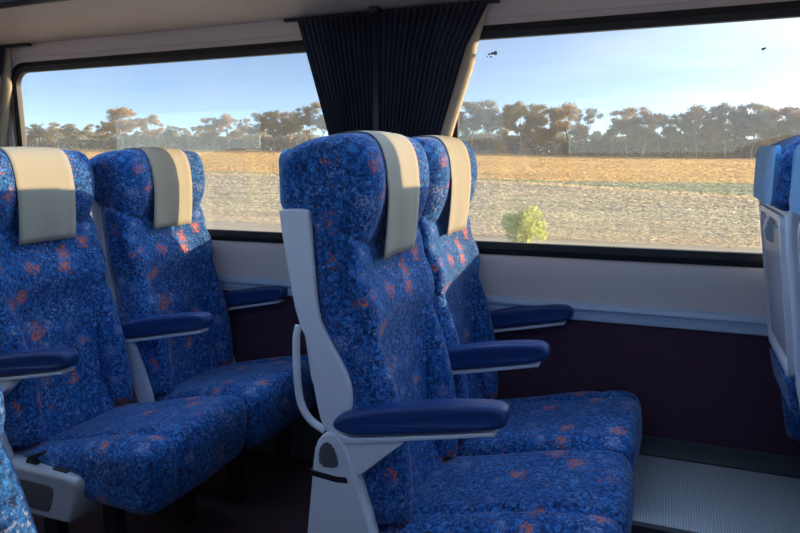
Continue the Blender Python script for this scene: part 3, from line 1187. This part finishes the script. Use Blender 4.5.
# grass: upright blades, denser close to the line
n = 450000
yy_ = 20 + 175 * rng.random(n) ** 1.15
ang = rng.uniform(R(-20), R(56), n)
gx = -np.tan(ang) * yy_ + rng.normal(0, 1, n)
gz = ground_z(gx, yy_)
hgt = rng.uniform(0.012, 0.035, n) * (1 + yy_ / 25) * np.clip((yy_ - 16) / 30, 0.1, 1)
wid = rng.uniform(0.02, 0.06, n) * (1 + yy_ / 30)
th = rng.uniform(0, math.pi, n)
U = np.stack([np.cos(th) * wid, np.sin(th) * wid, np.zeros(n)], 1)
W_ = np.stack([rng.normal(0, 0.25, n) * hgt, rng.normal(0, 0.25, n) * hgt, hgt], 1)
g = quads_obj('grass', np.stack([gx, yy_, gz + hgt * 0.9], 1), U, W_, GRASS)
tag(g, 'dry straw coloured grass covering the paddock outside the windows', 'grass', None, 'stuff')


# ------------------------------------------------------------------ trees
def make_tree(kind, seed, lean=0.0):
    r = np.random.default_rng(seed)
    root = empty('gum_tree')
    H = 17.0
    paths = []
    clumps = []
    fork = r.uniform(0.30, 0.48) * H
    tr = [(0, 0, -0.4), (0.15 * r.normal(), 0.15 * r.normal(), fork * 0.5), (0.4 * r.normal(), 0.4 * r.normal(), fork)]
    paths.append((tr, [0.30, 0.23, 0.19]))
    nb = r.integers(5, 9)
    for b in range(nb):
        az = 2 * math.pi * (b + r.uniform(-0.3, 0.3)) / nb
        reach = r.uniform(1.6, 4.6)
        top = r.uniform(0.42, 0.97) * H if b else 0.97 * H
        if b == 0:
            reach *= 0.4
        p0 = np.array(tr[2]) * np.array([1, 1, r.uniform(0.75, 1.0)])
        p2 = np.array([reach * math.cos(az), reach * math.sin(az), top])
        p1 = (p0 + p2) / 2 + np.array([0.5 * math.cos(az), 0.5 * math.sin(az), -0.3])
        paths.append(([p0, p1, p2], [0.14, 0.09, 0.04]))
        clumps.append((p2, r.uniform(1.1, 1.9)))
        for q in range(r.integers(5, 9)):
            f = r.uniform(0.35, 0.95)
            base = p1 * (1 - f) + p2 * f
            e = base + np.array([r.normal(0, 1.9), r.normal(0, 1.9), r.uniform(-1.2, 1.4)])
            paths.append(([base, (base + e) / 2, e], [0.06, 0.045, 0.02]))
            clumps.append((e, r.uniform(0.7, 1.6)))
    tv = [tube(p, rd, 6) for p, rd in paths]
    mesh_obj('trunk', *join(*tv), BARK, root, fix=False)
    Ps = []
    for c, rad in clumps:
        k = int(430 * rad * rad / 2.2)
        v = r.normal(size=(k, 3)) * 0.52
        v *= np.array([rad, rad, rad * 0.60])
        v[:, 2] += 0.18 * rad * np.sin(v[:, 0] * 3)
        Ps.append(c + v)
    P = np.concatenate(Ps)
    a = unit(len(P))
    b = np.cross(a, unit(len(P)))
    b /= np.linalg.norm(b, axis=1, keepdims=True) + 1e-9
    sz = r.uniform(0.08, 0.20, (len(P), 1))
    quads_obj('crown', P, a * sz, b * sz * 0.55, LEAFS[kind], root)
    return root


PROTO = [make_tree(k, s) for k, s in ((0, 11), (1, 12), (2, 13), (0, 14), (1, 15), (2, 16), (0, 17), (1, 18))]
used = [False] * len(PROTO)


def cam_ray(px, py):
    px, py = float(px), float(py)
    return fwd + (px - 400) / 664.0 * rt - (py - 266.5) / 664.0 * up


# (pixel column, pixel row of the top, distance Y, prototype, width factor, look)
TREES_L = [(38, 124, 196, 2, 1.1, 'low dense dark'), (56, 122, 200, 0, 1.2, 'broad domed grey-green'), (74, 124, 198, 2, 1.1, 'low dark'),
           (92, 124, 203, 3, 0.9, 'thin sparse'), (106, 120, 200, 6, 0.9, 'slender grey-green'), (123, 107, 194, 4, 1.25, 'tallest broad bronze'),
           (140, 118, 202, 5, 0.9, 'short dark'), (155, 114, 194, 1, 1.1, 'flat topped bronze'), (172, 126, 203, 2, 1.0, 'low dark'),
           (186, 128, 206, 3, 1.0, 'low thin'), (200, 125, 200, 6, 0.9, 'small grey-green'), (214, 117, 194, 7, 1.0, 'bronze topped'),
           (230, 114, 196, 1, 1.1, 'broad bronze'), (246, 118, 202, 0, 0.9, 'slender grey-green'), (260, 113, 196, 3, 1.0, 'mid-height open'),
           (275, 109, 194, 6, 1.1, 'tall grey-green'), (291, 112, 198, 2, 1.0, 'dense dark'), (306, 106, 195, 0, 1.1, 'tall spreading'),
           (321, 102, 196, 3, 1.1, 'tallest, half hidden,')]
TREES_M = [(338, 104, 196, 6, 1.0), (356, 106, 199, 1, 1.0), (376, 104, 195, 0, 1.0), (396, 107, 200, 2, 1.0), (416, 103, 196, 3, 1.0), (436, 105, 199, 5, 1.0)]
TREES_R = [(455, 104, 197, 0, 1.1, 'half hidden grey-green'), (472, 102, 194, 3, 1.1, 'tall open'), (489, 101, 199, 2, 1.1, 'dense dark'), (505, 106, 203, 6, 0.8, 'slender pale'),
           (521, 100, 194, 6, 1.1, 'tallest open'), (537, 104, 199, 0, 0.9, 'thin upright'), (553, 107, 193, 4, 1.05, 'orange-brown'), (570, 103, 196, 1, 1.1, 'broad bronze'),
           (584, 108, 202, 5, 0.8, 'narrow dark'), (597, 131, 204, 2, 0.9, 'low dark'), (612, 118, 200, 3, 0.9, 'leaning open'), (626, 108, 196, 0, 1.0, 'tall grey-green'),
           (642, 106, 190, 7, 1.25, 'broad orange-brown pale-trunked'), (659, 114, 201, 5, 0.9, 'short dark'), (671, 116, 197, 6, 0.8, 'small pale'), (684, 112, 203, 0, 0.9, 'thin grey-green'),
           (697, 105, 192, 1, 1.1, 'broad bronze'), (712, 112, 202, 2, 1.0, 'dense dark'), (725, 101, 194, 6, 1.1, 'tall flat topped'), (740, 108, 201, 3, 0.9, 'open grey-green'),
           (752, 102, 193, 0, 1.15, 'tall spreading'), (768, 106, 199, 4, 1.0, 'bronze'), (781, 107, 196, 3, 1.0, 'open topped'), (796, 106, 193, 7, 1.1, 'bronze cut by the frame')]
TREES_O = [(815, 105, 197, 0, 1.1), (835, 108, 200, 2, 1.1), (860, 103, 195, 1, 1.1), (885, 107, 198, 6, 1.1), (8, 122, 200, 0, 1.1), (-14, 124, 198, 5, 1.1)]
ORD = ['first', 'second', 'third', 'fourth', 'fifth', 'sixth', 'seventh', 'eighth', 'ninth', 'tenth', 'eleventh', 'twelfth', 'thirteenth', 'fourteenth', 'fifteenth',
       'sixteenth', 'seventeenth', 'eighteenth', 'nineteenth', 'twentieth', 'twenty-first', 'twenty-second', 'twenty-third', 'twenty-fourth', 'twenty-fifth']


def plant(px, top, dist, pi, wf, label):
    d = cam_ray(px, 155)
    X = d.x * dist / d.y
    gz_ = float(ground_z(X, dist))
    # height from the row of its top
    dt = cam_ray(px, top)
    zt = 1.28 + dt.z * dist / dt.y
    hgt = zt - gz_
    o = PROTO[pi] if not used[pi] else copy_tree(PROTO[pi])
    used[pi] = True
    s = hgt / 17.6
    o.location = (X, dist, gz_)
    o.scale = (s * wf, s * wf, s)
    o.rotation_euler = (0, 0, rng.uniform(0, 6.28))
    tag(o, label, 'tree', 'gum trees along the far side of the paddock')


for i, t in enumerate(TREES_L):
    plant(*t[:5], '%s gum tree, %s from the left in the left window treeline' % (t[5], ORD[i]))
for i, t in enumerate(TREES_M):
    plant(*t, 'gum tree hidden behind the curtains, %s right of the left window' % ORD[i])
for i, t in enumerate(TREES_R):
    plant(*t[:5], '%s gum tree, %s right of the curtain in the right window' % (t[5], ORD[i]))
for i, t in enumerate(TREES_O):
    plant(*t, ('gum tree past the right edge, %s beyond the right window' % ORD[i]) if i < 4 else 'gum tree left of the left window, %s beyond its frame' % ORD[i - 4])

# undergrowth behind the trunks
n = 130000
px = rng.uniform(-40, 900, n)
dd = rng.uniform(203, 222, n)
ux = np.array([(cam_ray(p, 155).x / cam_ray(p, 155).y) for p in px]) * dd
hh = 0.3 + 8.0 * (0.75 + 0.25 * np.sin(ux * 0.21) * np.sin(ux * 0.083 + 1)) * rng.random(n) ** 0.8
P = np.stack([ux, dd, ground_z(ux, dd) + hh], 1)
a = unit(n)
b = np.cross(a, unit(n))
b /= np.linalg.norm(b, axis=1, keepdims=True) + 1e-9
sz = rng.uniform(0.14, 0.32, (n, 1))
tag(quads_obj('undergrowth', P, a * sz, b * sz * 0.6, LEAFS[2]), 'dark scrub filling in between the gum trunks at the edge of the paddock', 'undergrowth', None, 'stuff')

# the yellow-green bush by the line, seen low in the right window
bx_, by_ = -3.75, 18.6
bush = tag(empty('bush', (bx_, by_, float(ground_z(bx_, by_)))), 'yellow-green bush low in the right window, just right of the central window seat', 'bush')
k = 1500
v = unit(k) * (rng.random((k, 1)) ** 0.4) * np.array([0.55, 0.5, 0.48])
v[:, 2] += 0.50
v += 0.12 * np.sin(v[:, [1, 2, 0]] * 9)
a = unit(k)
b = np.cross(a, unit(k))
b /= np.linalg.norm(b, axis=1, keepdims=True) + 1e-9
sz = rng.uniform(0.03, 0.07, (k, 1))
quads_obj('foliage', v, a * sz, b * sz * 0.5, BUSHLEAF, bush)
mesh_obj('stem', *join(*[tube([(0, 0, -0.1), (0.1 * math.cos(q), 0.1 * math.sin(q), 0.25), (0.3 * math.cos(q), 0.3 * math.sin(q), 0.6)], [0.03, 0.02, 0.01], 6) for q in (0.3, 2.2, 4.4)]), BARK, bush, fix=False)
